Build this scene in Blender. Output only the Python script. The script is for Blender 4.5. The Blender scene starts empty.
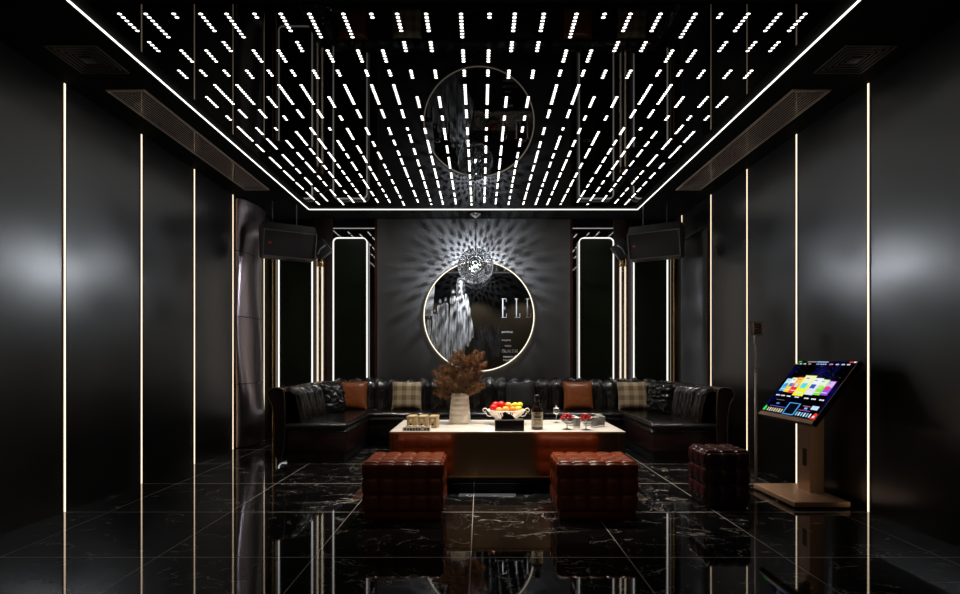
import bpy, bmesh, math, random
from mathutils import Vector, Matrix, noise
PI = math.pi
sc = bpy.context.scene
C = sc.collection
R = random.Random(7)

# ------------------------------------------------------------------ helpers
def P(px, py, Y):
    return Vector(((px-480)/540*Y, Y, 1.2+(358-py)/540*Y))

class M:
    """collects geometry; build() links it as one mesh object"""
    def __init__(s): s.v=[]; s.f=[]; s.mi=[]; s.sm=[]; s.mats=[]
    def mat(s, m):
        if m not in s.mats: s.mats.append(m)
        return s.mats.index(m)
    def add(s, vs, fs, m=None, smooth=False, T=None):
        b=len(s.v); i=s.mat(m) if m else 0
        for p in vs:
            p=Vector(p); s.v.append(T@p if T else p)
        for f in fs:
            s.f.append([b+k for k in f]); s.mi.append(i); s.sm.append(smooth)
    def bm(s, bm, m=None, smooth=False, T=None):
        bm.verts.ensure_lookup_table(); bm.verts.index_update()
        s.add([v.co.copy() for v in bm.verts],[[v.index for v in f.verts] for f in bm.faces],m,smooth,T); bm.free()
    def box(s,x0,x1,y0,y1,z0,z1,bev=0,seg=2,m=None,smooth=None,T=None):
        b=bmesh.new(); bmesh.ops.create_cube(b,size=1)
        for v in b.verts:
            v.co=Vector((x0+(v.co.x+.5)*(x1-x0), y0+(v.co.y+.5)*(y1-y0), z0+(v.co.z+.5)*(z1-z0)))
        if bev: bmesh.ops.bevel(b,geom=list(b.edges),offset=bev,segments=seg,profile=.5,affect='EDGES')
        s.bm(b,m,bool(bev) if smooth is None else smooth,T)
    def lathe(s,prof,n=32,cx=0,cy=0,z=0,m=None,smooth=True,T=None,caps=False):
        vs=[];fs=[]
        for r,h in prof:
            for k in range(n):
                a=2*PI*k/n; vs.append((cx+r*math.cos(a),cy+r*math.sin(a),z+h))
        for i in range(len(prof)-1):
            for k in range(n):
                a=i*n+k; b=i*n+(k+1)%n; fs.append([a,b,b+n,a+n])
        if caps:
            fs.append(list(range(n))[::-1]); fs.append([(len(prof)-1)*n+k for k in range(n)])
        s.add(vs,fs,m,smooth,T)
    def tube(s,pts,r,n=8,m=None,closed=False,smooth=True):
        pts=[Vector(p) for p in pts]; L=len(pts); vs=[];fs=[]
        rs=r if isinstance(r,(list,tuple)) else [r]*L
        up=None
        for i,p in enumerate(pts):
            if closed: t=pts[(i+1)%L]-pts[i-1]
            else: t=pts[min(i+1,L-1)]-pts[max(i-1,0)]
            t.normalize()
            if up is None: up=Vector((0,0,1)) if abs(t.z)<.9 else Vector((1,0,0))
            a=t.cross(up).normalized(); up=a.cross(t).normalized()
            for k in range(n):
                an=2*PI*k/n; vs.append(p+(a*math.cos(an)+up*math.sin(an))*rs[i])
        for i in range(L if closed else L-1):
            for k in range(n):
                a=i*n+k;b=i*n+(k+1)%n;j=(i+1)%L
                fs.append([a,b,j*n+(k+1)%n,j*n+k])
        if not closed: fs.append(list(range(n))[::-1]); fs.append([(L-1)*n+k for k in range(n)])
        s.add(vs,fs,m,smooth)
    def prism(s,poly,axis,a,b,m=None,smooth=False):
        """poly of 2D points extruded along axis ('x': poly=(y,z); 'y': poly=(x,z); 'z': poly=(x,y))"""
        def q(p,h):
            return {'x':(h,p[0],p[1]),'y':(p[0],h,p[1]),'z':(p[0],p[1],h)}[axis]
        n=len(poly); vs=[q(p,a) for p in poly]+[q(p,b) for p in poly]
        fs=[list(range(n))[::-1],[n+k for k in range(n)]]+[[k,(k+1)%n,n+(k+1)%n,n+k] for k in range(n)]
        s.add(vs,fs,m,smooth)
    def grid(s,fn,nu,nv,m=None,smooth=True,cu=False):
        vs=[fn(i/nu,j/nv) for j in range(nv+1) for i in range(nu+1)]; w=nu+1
        fs=[[j*w+i,j*w+i+1,(j+1)*w+i+1,(j+1)*w+i] for j in range(nv) for i in range(nu)]
        s.add(vs,fs,m,smooth)
    def ball(s,c,r,seg=16,rings=10,m=None,sc3=(1,1,1)):
        prof=[(max(1e-4,math.sin(PI*i/rings))*r,-math.cos(PI*i/rings)*r) for i in range(rings+1)]
        T=Matrix.Translation(Vector(c))@Matrix.Diagonal((*sc3,1))
        s.lathe(prof,seg,m=m,T=T)
    def build(s,name,mat=None,parent=None,world=False,merge=False,fix=True):
        me=bpy.data.meshes.new(name)
        off=Vector((0,0,0))
        if world and parent is not None:
            p=parent
            while p: off+=p.location; p=p.parent
        me.from_pydata([tuple(v-off) for v in s.v],[],s.f)
        for m in (s.mats if s.mats else [mat]): me.materials.append(m)
        me.polygons.foreach_set('material_index',s.mi); me.polygons.foreach_set('use_smooth',s.sm)
        if fix or merge:
            b=bmesh.new(); b.from_mesh(me)
            if merge: bmesh.ops.remove_doubles(b,verts=b.verts,dist=1e-4)
            bmesh.ops.recalc_face_normals(b,faces=b.faces); b.to_mesh(me); b.free()
        me.update()
        o=bpy.data.objects.new(name,me); C.objects.link(o)
        if parent: o.parent=parent
        return o

def thing(name,label,cat,loc=(0,0,0),rz=0,group=None):
    o=bpy.data.objects.new(name,None); C.objects.link(o); o.empty_display_size=.05
    o.location=loc; o.rotation_euler=(0,0,rz); return tag(o,label,cat,group)
def tag(o,label,cat,group=None):
    o['label']=label; o['category']=cat
    if group: o['group']=group
    return o
def struct(o): o['kind']='structure'; return o
def copy_tree(o,parent=None):
    c=o.copy(); C.objects.link(c); c.parent=parent
    for ch in list(o.children): copy_tree(ch,c)
    return c

# ------------------------------------------------------------------ materials
def mat(name,col,rough=.5,metal=0,spec=.5,coat=0,emit=None,es=0,ior=1.5,trans=0,sheen=0,coat_r=.05):
    m=bpy.data.materials.new(name); m.use_nodes=True; b=m.node_tree.nodes['Principled BSDF']
    b.inputs['Base Color'].default_value=(*col,1); b.inputs['Roughness'].default_value=rough
    b.inputs['Metallic'].default_value=metal; b.inputs['Specular IOR Level'].default_value=spec
    b.inputs['Coat Weight'].default_value=coat; b.inputs['Coat Roughness'].default_value=coat_r
    b.inputs['IOR'].default_value=ior; b.inputs['Transmission Weight'].default_value=trans
    b.inputs['Sheen Weight'].default_value=sheen
    if emit: b.inputs['Emission Color'].default_value=(*emit,1); b.inputs['Emission Strength'].default_value=es
    return m
def nodes(m): return m.node_tree.nodes,m.node_tree.links,m.node_tree.nodes['Principled BSDF']
def nd(N,t,**k):
    n=N.new(t)
    for a,v in k.items():
        if a.startswith('i_'): n.inputs[a[2:].replace('_',' ')].default_value=v
        else: setattr(n,a,v)
    return n
def add_bump(m,scale,strength,dist=.01,detail=3,stretch=None):
    N,L,b=nodes(m); tc=nd(N,'ShaderNodeTexCoord'); mp=nd(N,'ShaderNodeMapping'); no=nd(N,'ShaderNodeTexNoise')
    if stretch: mp.inputs['Scale'].default_value=stretch
    no.inputs['Scale'].default_value=scale; no.inputs['Detail'].default_value=detail
    bu=nd(N,'ShaderNodeBump'); bu.inputs['Strength'].default_value=strength; bu.inputs['Distance'].default_value=dist
    L.new(tc.outputs['Object'],mp.inputs['Vector']); L.new(mp.outputs[0],no.inputs['Vector'])
    L.new(no.outputs['Fac'],bu.inputs['Height']); L.new(bu.outputs[0],b.inputs['Normal']); return no
def vary(m,c1,c2,scale,stretch=None,detail=4,lo=.35,hi=.65):
    N,L,b=nodes(m); tc=nd(N,'ShaderNodeTexCoord'); mp=nd(N,'ShaderNodeMapping'); no=nd(N,'ShaderNodeTexNoise')
    if stretch: mp.inputs['Scale'].default_value=stretch
    no.inputs['Scale'].default_value=scale; no.inputs['Detail'].default_value=detail
    cr=nd(N,'ShaderNodeValToRGB'); e=cr.color_ramp.elements
    e[0].position=lo; e[0].color=(*c1,1); e[1].position=hi; e[1].color=(*c2,1)
    L.new(tc.outputs['Object'],mp.inputs['Vector']); L.new(mp.outputs[0],no.inputs['Vector'])
    L.new(no.outputs['Fac'],cr.inputs['Fac']); L.new(cr.outputs['Color'],b.inputs['Base Color']); return m
def emis(name,col,s):
    m=bpy.data.materials.new(name); m.use_nodes=True; N=m.node_tree.nodes; L=m.node_tree.links; N.clear()
    e=nd(N,'ShaderNodeEmission'); e.inputs[0].default_value=(*col,1); e.inputs[1].default_value=s
    o=nd(N,'ShaderNodeOutputMaterial'); L.new(e.outputs[0],o.inputs[0]); return m

TABLE_FILL_W=240; SOFA_FILL_W=120; LED_S=5.2; PEND_S=11500
m_wall=mat('wall_lacquer',(.0065,.0058,.0052),.28,spec=.5,ior=1.95); add_bump(m_wall,3,.05,.02)
m_wall_back=mat('black_mirror_glass',(.004,.004,.004),.03,spec=1.0,ior=1.8)
m_ceil=mat('matt_black_ceiling',(.003,.003,.003),.85,spec=.1)
m_mir=mat('black_gloss_ceiling',(.002,.002,.002),.015,spec=.5,ior=1.2)
m_rear=mat('rear_wall_beige',(.35,.30,.23),.6)
m_sheet=mat('grey_satin_panel',(.21,.21,.217),.42,metal=.25)
m_bronze=mat('bronze_brown',(.035,.020,.015),.4,metal=.2)
m_copper=mat('dark_copper',(.10,.022,.012),.35,metal=.5)
m_chrome=mat('chrome',(.75,.74,.73),.12,metal=1)
m_dchrome=mat('smoked_chrome',(.42,.35,.375),.30,metal=1)
m_satin=mat('satin_grey_column',(.10,.10,.105),.5,metal=.5)
m_pole=mat('satin_pole',(.80,.70,.62),.4,metal=.3)
m_brass=mat('brass',(.75,.48,.22),.25,metal=1)
m_champ=mat('champagne_metal',(.62,.37,.22),.42,metal=.5)
m_leather=mat('black_leather',(.010,.009,.009),.19,spec=.7); add_bump(m_leather,14,.35,.02,5)
m_lback=mat('black_leather_back',(.010,.009,.009),.15,spec=.8,coat=.8,coat_r=.08); add_bump(m_lback,9,.7,.03,4,(2.2,2.2,.35))
m_sofa_front=mat('oxblood_leather',(.022,.008,.008),.26,spec=.6); add_bump(m_sofa_front,12,.15,.01)
m_ott=mat('tan_red_leather',(.21,.038,.009),.24,spec=.5); add_bump(m_ott,25,.12,.006)
m_ott2=mat('dark_maroon_leather',(.040,.010,.010),.24,spec=.6); add_bump(m_ott2,25,.12,.006)
m_brown=mat('cognac_leather',(.27,.075,.022),.34); add_bump(m_brown,9,.2,.01)
m_black=mat('black_plastic',(.010,.010,.010),.4)
m_speak=mat('speaker_box',(.05,.05,.052),.5); add_bump(m_speak,220,.3,.002)
m_grille=mat('speaker_grille',(.025,.025,.027),.55); add_bump(m_grille,400,.5,.002)
m_edge=mat('speaker_edge',(.20,.20,.205),.4)
m_red=mat('red_badge',(.6,.06,.02),.4)
m_green=mat('dark_green_panel',(.012,.020,.008),.30,spec=.35)
m_led=emis('led_white',(1,.97,.93),2.2)
m_ledframe=emis('led_frame_white',(1,.97,.93),1.3)
m_ledwarm=emis('led_warm',(1,.80,.55),1.9)
m_dot=emis('led_dot',(1,.96,.92),LED_S)
m_tube=emis('tube_filament',(1,.82,.6),1.1)
m_bulb=emis('pendant_bulb',(.86,.92,1),PEND_S)
m_ringled=emis('ring_led',(1,.88,.70),1.6)
m_white_top=mat('white_stone_top',(.72,.68,.62),.22); vary(m_white_top,(.74,.70,.64),(.62,.57,.51),2.5,(1,5,1))
m_tint=mat('tinted_mirror',(.40,.27,.18),.16,metal=1)
m_vase=mat('cream_ceramic',(.76,.69,.59),.55)
m_pampas=mat('pampas_brown',(.25,.11,.045),.9,spec=.1); vary(m_pampas,(.13,.065,.035),(.42,.25,.14),30)
m_bowl=mat('cream_china',(.80,.74,.65),.3)
m_grey_paper=mat('grey_tissue',(.045,.038,.034),.8)
m_boxdark=mat('dark_brown_lacquer',(.012,.010,.009),.35)
m_tan=mat('tan_card',(.50,.36,.18),.5)
m_cream=mat('cream_paint',(.70,.64,.52),.5)
m_glass=mat('clear_glass',(1,1,1),.02,trans=1,ior=1.45)
m_crystal=mat('crystal_glass',(.97,.96,.94),.06,trans=.82,ior=1.5)
m_bottle=mat('dark_bottle_glass',(.012,.006,.004),.06,spec=.8)
m_label=mat('cream_label',(.72,.62,.46),.6)
m_ink=mat('ink',(.02,.02,.02),.6)
m_steel=mat('brushed_steel',(.55,.55,.56),.3,metal=1)
m_cherry=mat('cherry_red',(.42,.008,.012),.2)
m_apple=mat('apple_red',(.70,.012,.010),.25)
m_orange=mat('orange_peel',(.85,.24,.02),.4); add_bump(m_orange,150,.3,.002)
m_apricot=mat('apricot_skin',(.85,.42,.08),.45)
m_yellow=mat('lemon_skin',(.85,.66,.03),.4)
m_stem=mat('stalk',(.10,.06,.02),.7)
m_poster=mat('poster_black',(.003,.003,.003),.03,spec=.5,ior=1.95)
m_pwhite=mat('poster_white',(.85,.85,.85),.5)
m_pgrey=mat('poster_backdrop',(.5,.5,.5),.5)
m_skin=mat('poster_skin',(.28,.28,.28),.5)
m_gown=mat('poster_gown',(.6,.6,.6),.5); vary(m_gown,(.10,.10,.10),(.75,.75,.75),14,(3,1,.38),6,.36,.64)
m_dim=mat('poster_crowd',(.05,.05,.05),.5); vary(m_dim,(.008,.008,.008),(.05,.05,.05),22,(3,1,.6),5,.4,.65)

# checked cushion cloth
m_plaid=mat('checked_cloth',(.4,.3,.18),.85,sheen=.2)
N,L,b=nodes(m_plaid); tc=nd(N,'ShaderNodeTexCoord'); sp=nd(N,'ShaderNodeSeparateXYZ'); L.new(tc.outputs['Object'],sp.inputs[0])
def band(sock,k,th):
    a=nd(N,'ShaderNodeMath',operation='MULTIPLY'); a.inputs[1].default_value=k; L.new(sock,a.inputs[0])
    f=nd(N,'ShaderNodeMath',operation='FRACT'); L.new(a.outputs[0],f.inputs[0])
    g=nd(N,'ShaderNodeMath',operation='GREATER_THAN'); g.inputs[1].default_value=th; L.new(f.outputs[0],g.inputs[0]); return g
g1=band(sp.outputs['X'],7.5,.5); g2=band(sp.outputs['Z'],7.5,.5)
ad=nd(N,'ShaderNodeMath',operation='ADD'); L.new(g1.outputs[0],ad.inputs[0]); L.new(g2.outputs[0],ad.inputs[1])
hf=nd(N,'ShaderNodeMath',operation='MULTIPLY'); hf.inputs[1].default_value=.5; L.new(ad.outputs[0],hf.inputs[0])
cr=nd(N,'ShaderNodeValToRGB'); cr.color_ramp.elements[0].color=(.50,.40,.26,1); cr.color_ramp.elements[1].color=(.20,.135,.065,1)
L.new(hf.outputs[0],cr.inputs[0]); L.new(cr.outputs[0],b.inputs['Base Color'])

# polished black marble floor with pale joints
m_floor=mat('black_marble',(.006,.006,.006),.035,spec=.5,ior=1.55)
N,L,b=nodes(m_floor); tc=nd(N,'ShaderNodeTexCoord'); sp=nd(N,'ShaderNodeSeparateXYZ'); L.new(tc.outputs['Object'],sp.inputs[0])
def mth(op,a,bv=None,b2=None):
    n=nd(N,'ShaderNodeMath',operation=op)
    if hasattr(a,'is_output'): L.new(a,n.inputs[0])
    else: n.inputs[0].default_value=a
    if bv is not None:
        if hasattr(bv,'is_output'): L.new(bv,n.inputs[1])
        else: n.inputs[1].default_value=bv
    return n.outputs[0]
def joint(s,off,pitch,w):
    a=mth('SUBTRACT',s,off-50*pitch); a=mth('DIVIDE',a,pitch); a=mth('FRACT',a); a=mth('SUBTRACT',a,.5); a=mth('ABSOLUTE',a)
    return mth('GREATER_THAN',a,.5-w/pitch/2)
jx=joint(sp.outputs['X'],-.055,.945,.0065); jy=joint(sp.outputs['Y'],4.206,.955,.009)
jt=mth('MAXIMUM',jx,jy)
# veins: thin zero crossings of warped noise, broken up by a mask; each tile shifts its pattern
def cell(s,off,pitch):
    a=mth('SUBTRACT',s,off-50*pitch); a=mth('DIVIDE',a,pitch); return mth('FLOOR',a)
cx_=cell(sp.outputs['X'],-.055,.945); cy_=cell(sp.outputs['Y'],4.206,.955)
h=mth('ADD',mth('MULTIPLY',cx_,3.7),mth('MULTIPLY',cy_,5.3))
cmb=nd(N,'ShaderNodeCombineXYZ'); L.new(sp.outputs['X'],cmb.inputs[0]); L.new(sp.outputs['Y'],cmb.inputs[1]); L.new(h,cmb.inputs[2])
def vein(sc_,w,st,dist):
    mp=nd(N,'ShaderNodeMapping'); mp.inputs['Scale'].default_value=st; mp.inputs['Rotation'].default_value=(0,0,.5)
    L.new(cmb.outputs[0],mp.inputs[0])
    no=nd(N,'ShaderNodeTexNoise'); no.inputs['Scale'].default_value=sc_; no.inputs['Detail'].default_value=5; no.inputs['Distortion'].default_value=dist
    L.new(mp.outputs[0],no.inputs['Vector'])
    a=mth('ABSOLUTE',mth('SUBTRACT',no.outputs['Fac'],.5)); a=mth('DIVIDE',a,w); a=mth('SUBTRACT',1.0,a); return mth('MAXIMUM',a,0.0)
v1=vein(1.6,.006,(1,2.0,1),.6); v2=vein(4.5,.006,(1.6,1,1),1.2)
no=nd(N,'ShaderNodeTexNoise'); no.inputs['Scale'].default_value=5; no.inputs['Detail'].default_value=4; L.new(cmb.outputs[0],no.inputs['Vector'])
mk=mth('MULTIPLY',mth('MAXIMUM',mth('SUBTRACT',no.outputs['Fac'],.455),0.0),9.0); mk=mth('MINIMUM',mk,1.0)
vv=mth('MULTIPLY',mth('MINIMUM',mth('ADD',v1,mth('MULTIPLY',v2,.6)),1.0),mk)
mx=nd(N,'ShaderNodeMix',data_type='RGBA'); mx.inputs[6].default_value=(.005,.005,.0055,1); mx.inputs[7].default_value=(.40,.365,.32,1); L.new(vv,mx.inputs[0])
mx2=nd(N,'ShaderNodeMix',data_type='RGBA'); mx2.inputs[7].default_value=(.42,.385,.34,1); L.new(jt,mx2.inputs[0]); L.new(mx.outputs[2],mx2.inputs[6])
L.new(mx2.outputs[2],b.inputs['Base Color'])

# ------------------------------------------------------------------ room shell
XL,XR,YB,YF,ZC=-3.24,3.03,8.33,-1.6,3.342
def shell(name,x0,x1,y0,y1,z0,z1,m):
    g=M(); g.box(x0,x1,y0,y1,z0,z1); return struct(g.build(name,m))
shell('floor',XL-.1,XR+.1,YF-.1,YB+.1,-.1,0,m_floor)
shell('wall_left',XL-.1,XL,YF,YB,0,ZC,m_wall)
shell('wall_right',XR,XR+.1,YF,YB,0,ZC,m_wall)
shell('wall_back',XL-.1,XR+.1,YB,YB+.1,0,ZC,m_wall_back)
shell('wall_front',XL-.1,XR+.1,YF-.1,YF,0,ZC,m_rear)
shell('ceiling',XL-.1,XR+.1,YF-.1,YB+.1,ZC,ZC+.1,m_ceil)
# grey feature panel and its copper edges, bronze boards between the lit panels
g=M(); g.box(-1.58,1.385,8.30,YB,0,ZC-.001,.004); struct(g.build('trim_1',m_sheet))
n=2
for x0,x1,m_ in ((-1.62,-1.582,m_copper),(1.387,1.425,m_copper),(-2.55,-2.27,m_bronze),(2.06,2.33,m_bronze),(-3.205,-3.185,m_brass),(2.975,2.995,m_brass)):
    g=M(); g.box(x0,x1,8.305,YB,0,ZC-.001 if m_ is not m_brass else 2.95,.003); struct(g.build('trim_%d'%n,m_)); n+=1

# ------------------------------------------------------------------ wall light strips
ords=['nearest','second','third','fourth','farthest']
for side,X,s in (('left',XL,1),('right',XR,-1)):
    for k in range(5):
        Y=4.206+.955*k if k<4 else 8.09
        t=thing('light_strip','warm white vertical light strip on the %s wall, %s of the five'%(side,ords[k]),'light strip',(X,Y,0),0,'vertical light strips on the side walls')
        g=M(); g.box(0,.004*s,-.020,.020,.002,ZC-.002) ; g.build('channel',m_bronze,t)
        g=M(); g.box(.004*s,.008*s,-.0068,.0068,.002,ZC-.004); g.build('diffuser',m_ledwarm,t)

# ------------------------------------------------------------------ LED ceiling panel
t=thing('ceiling_light_panel','glossy black ceiling panel with columns of white light dots and a white border line','ceiling light',(-.1,5.43,ZC))
g=M(); g.box(-2.36,2.16,3.26,7.62,ZC-.006,ZC-.0005); g.build('mirror_panel',m_mir,t,True)
g=M(); bx0,bx1,by0,by1,w=-2.457,2.262,3.08,7.762,.0065
for a in ((bx0,bx1,by0-w,by0),(bx0,bx1,by1,by1+w),(bx0-w,bx0,by0-w,by1+w),(bx1,bx1+w,by0-w,by1+w)):
    g.box(a[0],a[1],a[2],a[3],ZC-.012,ZC-.0005)
g.build('border_light',m_led,t,True)
cols=[-1.044,-.968,-.887,-.809,-.734,-.653,-.577,-.494,-.396,-.315,-.24,-.156,-.055,.028,.101,.185,.280,.361,.436,.523,.624,.698,.777,.869,.942]
kind='CAABAACBABBACBBACBABCABAB'
kind='BACBACBAACBBACBBACBBACBBB'
PA=[(3.351,3.634),(3.75,3.912),(4.012,4.12),(4.225,4.561),(4.653,4.838),(5.014,5.196)]
PB=[(3.351,3.56),(3.651,3.80),(4.012,4.14),(4.42,4.62),(4.77,4.89)]
PC=[(3.351,3.40),(3.75,3.912),(4.012,4.12),(4.225,4.561),(4.653,4.838),(5.014,5.10)]
pd=.0345
for ci,(cx,k) in enumerate(zip(cols,kind)):
    X=cx*2.142; g=M(); rr=random.Random(ci*7+3)
    segs=list({'A':PA,'B':PB,'C':PC}[k])
    y=segs[-1][1]+pd*rr.choice((2,3,4,6))
    while y<7.5:
        n_=rr.choice((4,5,6,8,10)); e=min(7.56,y+pd*n_); segs.append((y,e)); y=e+pd*rr.choice((2,2,3,4))
    for a,b_ in segs:
        cnt=max(2,int(round((b_-a)/pd)))
        for q in range(cnt):
            yy=a+q*pd
            if yy>7.57: break
            vs=[(X+.0132*math.cos(PI*z/3+.5),yy+.0104*math.sin(PI*z/3+.5),ZC-.0075) for z in range(6)]
            g.add(vs,[[5,4,3,2,1,0]])
    g.build('light_dot_row',m_dot,t,True,fix=False)

# ------------------------------------------------------------------ ceiling vents
for side,x0 in (('left',-2.987),('right',2.50)):
    t=thing('ceiling_vent','square black ceiling air vent of nested frames near the %s wall'%side,'vent',(x0+.18,3.87,ZC),0,'square air vents in the ceiling')
    mm=mat('vent_metal_'+side,(.055,.045,.038),.45)
    for i in range(5):
        g=M(); d=.004+i*.030; a=.183-d; w=.011; z0=ZC-.010+i*.0012; z1=ZC-.0005
        for q in ((-a,a,-a,-a+w),(-a,a,a-w,a),(-a,-a+w,-a+w,a-w),(a-w,a,-a+w,a-w)):
            g.box(x0+.18+q[0],x0+.18+q[1],3.87+q[2],3.87+q[3],z0,z1)
        g.build('frame',mm,t,True)
    g=M(); g.box(x0+.145,x0+.215,3.835,3.905,ZC-.012,ZC-.0005,.002); g.build('core_plate',mm,t,True)
for side,x0,x1 in (('left',-2.975,-2.685),('right',2.50,2.79)):
    t=thing('linear_vent','long slatted linear ceiling air vent beside the %s wall'%side,'vent',((x0+x1)/2,5.58,ZC),0,'long linear vents in the ceiling')
    g=M(); g.box(x0,x1,4.32,6.84,ZC-.0035,ZC-.0005); g.build('backing',m_mir,t,True)
    mm=mat('slat_metal_'+side,(.60,.48,.40),.4,metal=.4)
    g=M()
    for q in ((x0-.01,x1+.01,4.30,4.32),(x0-.01,x1+.01,6.84,6.86),(x0-.01,x0,4.32,6.84),(x1,x1+.01,4.32,6.84)):
        g.box(q[0],q[1],q[2],q[3],ZC-.012,ZC-.0005)
    g.build('frame',mm,t,True)
    for i in range(11):
        g=M(); xx=x0+.014+i*(x1-x0-.028)/10; g.box(xx-.0030,xx+.0030,4.32,6.84,ZC-.0075,ZC-.004); g.build('slat',mm,t,True)

# ------------------------------------------------------------------ lit green wall panels
def rr_pts(x0,x1,z0,z1,r,n=6):
    out=[]
    for cx,cz,a0 in ((x1-r,z1-r,0),(x0+r,z1-r,PI/2),(x0+r,z0+r,PI),(x1-r,z0+r,1.5*PI)):
        for k in range(n+1):
            a=a0+PI/2*k/n; out.append((cx+r*math.cos(a),cz+r*math.sin(a)))
    return out
def rr_ring(g,x0,x1,z0,z1,r,w,ya,yb):
    o=rr_pts(x0,x1,z0,z1,r); i=rr_pts(x0+w,x1-w,z0+w,z1-w,r-w); n=len(o)
    vs=[(p[0],ya,p[1]) for p in o]+[(p[0],ya,p[1]) for p in i]+[(p[0],yb,p[1]) for p in o]+[(p[0],yb,p[1]) for p in i]
    fs=[]
    for k in range(n):
        j=(k+1)%n
        fs+=[[k,j,n+j,n+k],[2*n+j,2*n+k,3*n+k,3*n+j],[j,k,2*n+k,2*n+j],[n+k,n+j,3*n+j,3*n+k]]
    g.add(vs,fs)
for x0,x1,z0,lab in ((-2.247,-1.722,.40,'left of the round artwork'),(1.51,2.045,.40,'right of the round artwork'),(-3.08,-2.56,.40,'behind the left hanging speaker'),(2.345,2.87,.40,'behind the right hanging speaker')):
    t=thing('lit_wall_panel','tall dark green wall panel framed by a rounded white light line, '+lab,'wall panel',((x0+x1)/2,8.25,z0),0,'tall green lit wall panels')
    g=M(); g.prism(rr_pts(x0+.02,x1-.02,z0+.02,3.02,.05),'y',8.245,YB); g.build('green_panel',m_green,t,True)
    g=M(); rr_ring(g,x0,x1,z0,3.04,.075,.0105,8.235,8.275); g.build('light_frame',m_ledframe,t,True)

# ------------------------------------------------------------------ tube lamps
for side,X in (('left',-2.425),('right',2.165)):
    Y=8.19; s=-1 if side=='left' else 1
    t=thing('tube_wall_lamp','tall brass and glass tube lamp with glowing rods between the green panels on the %s'%side,'wall lamp',(X,Y,.5),0,'tube lamps between the green panels')
    g=M(); g.lathe([(.001,0),(.05,0),(.05,.14),(.001,.14)],24,X,Y,.55); g.build('end_cap',m_brass,t,True)
    g=M(); g.lathe([(.001,0),(.05,0),(.05,.12),(.001,.12)],24,X,Y,2.58); g.build('end_cap',m_brass,t,True)
    g=M(); g.lathe([(.05,.14),(.05,2.03)],24,X,Y,.55); g.lathe([(.046,.14),(.046,2.03)],24,X,Y,.55)
    g.build('glass_tube',m_glass,t,True)
    for dx in (-.018,.018):
        g=M(); g.lathe([(.0001,0),(.007,0),(.007,1.89),(.0001,1.89)],10,X+dx,Y,.69); g.build('glowing_rod',m_tube,t,True)
    g=M(); g.box(X-.055,X+.055,Y+.052,Y+.07,.55,2.70,.003)
    g.build('back_plate',m_bronze,t,True)
    g=M(); g.box(-.12,.12,-.04,.04,-.12,.12,.012,T=Matrix.Translation((X-s*.03,Y-.02,2.84))@Matrix.Rotation(PI/4+.1,4,'Y'))
    o=g.build('mount_box',m_speak,t,True)
    g=M(); g.tube([(X-s*.10,Y-.065,2.90),(X-s*.02,Y-.075,2.84),(X+s*.02,Y-.065,2.76)],.014,8); g.build('bracket',m_edge,t,True)

# ------------------------------------------------------------------ curved wall columns near the back
t=thing('chrome_column','rippled smoked chrome column in four sections on the left wall','column',(XL,7.6,0))
cuts=[0.01,.86,1.76,2.63,3.33]
for i in range(4):
    g=M()
    def fn(u,v,i=i):
        z=cuts[i]+(cuts[i+1]-cuts[i]-.010)*v
        a=PI*u; w=.10+.05*math.sin(z*2.1+.6); y=7.56-.40*math.cos(a)
        return (XL+.002+ (w)*math.sin(a)**.8+.02*math.sin(z*3.3+u*3)*math.sin(a), y, z)
    g.grid(fn,28,24); g.build('column_section',m_dchrome,t,True)
for i in (1,2,3):
    g=M(); g.ball((XL+.155+.03*math.sin(cuts[i]),7.47,cuts[i]),.014,10,6); g.build('stud',m_chrome,t,True)
t=thing('satin_column','plain dark grey satin half column on the right wall behind the sofa','column',(XR,7.58,0))
g=M(); H=2.93
def fn(u,v):
    a=PI*u; k=1 if v<.96 else math.sqrt(max(0,1-((v-.96)/.04)**2))
    return (XR-.002-.13*math.sin(a)**.8*(.35+.65*k), 7.58-.40*math.cos(a), .005+H*v)
g.grid(fn,28,60); g.grid(lambda u,v:(XR-.002-.13*.35*math.sin(PI*u)**.8*v,7.58-.40*math.cos(PI*u),.005+H),28,2)
g.build('column_shell',m_satin,t,True)

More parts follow.
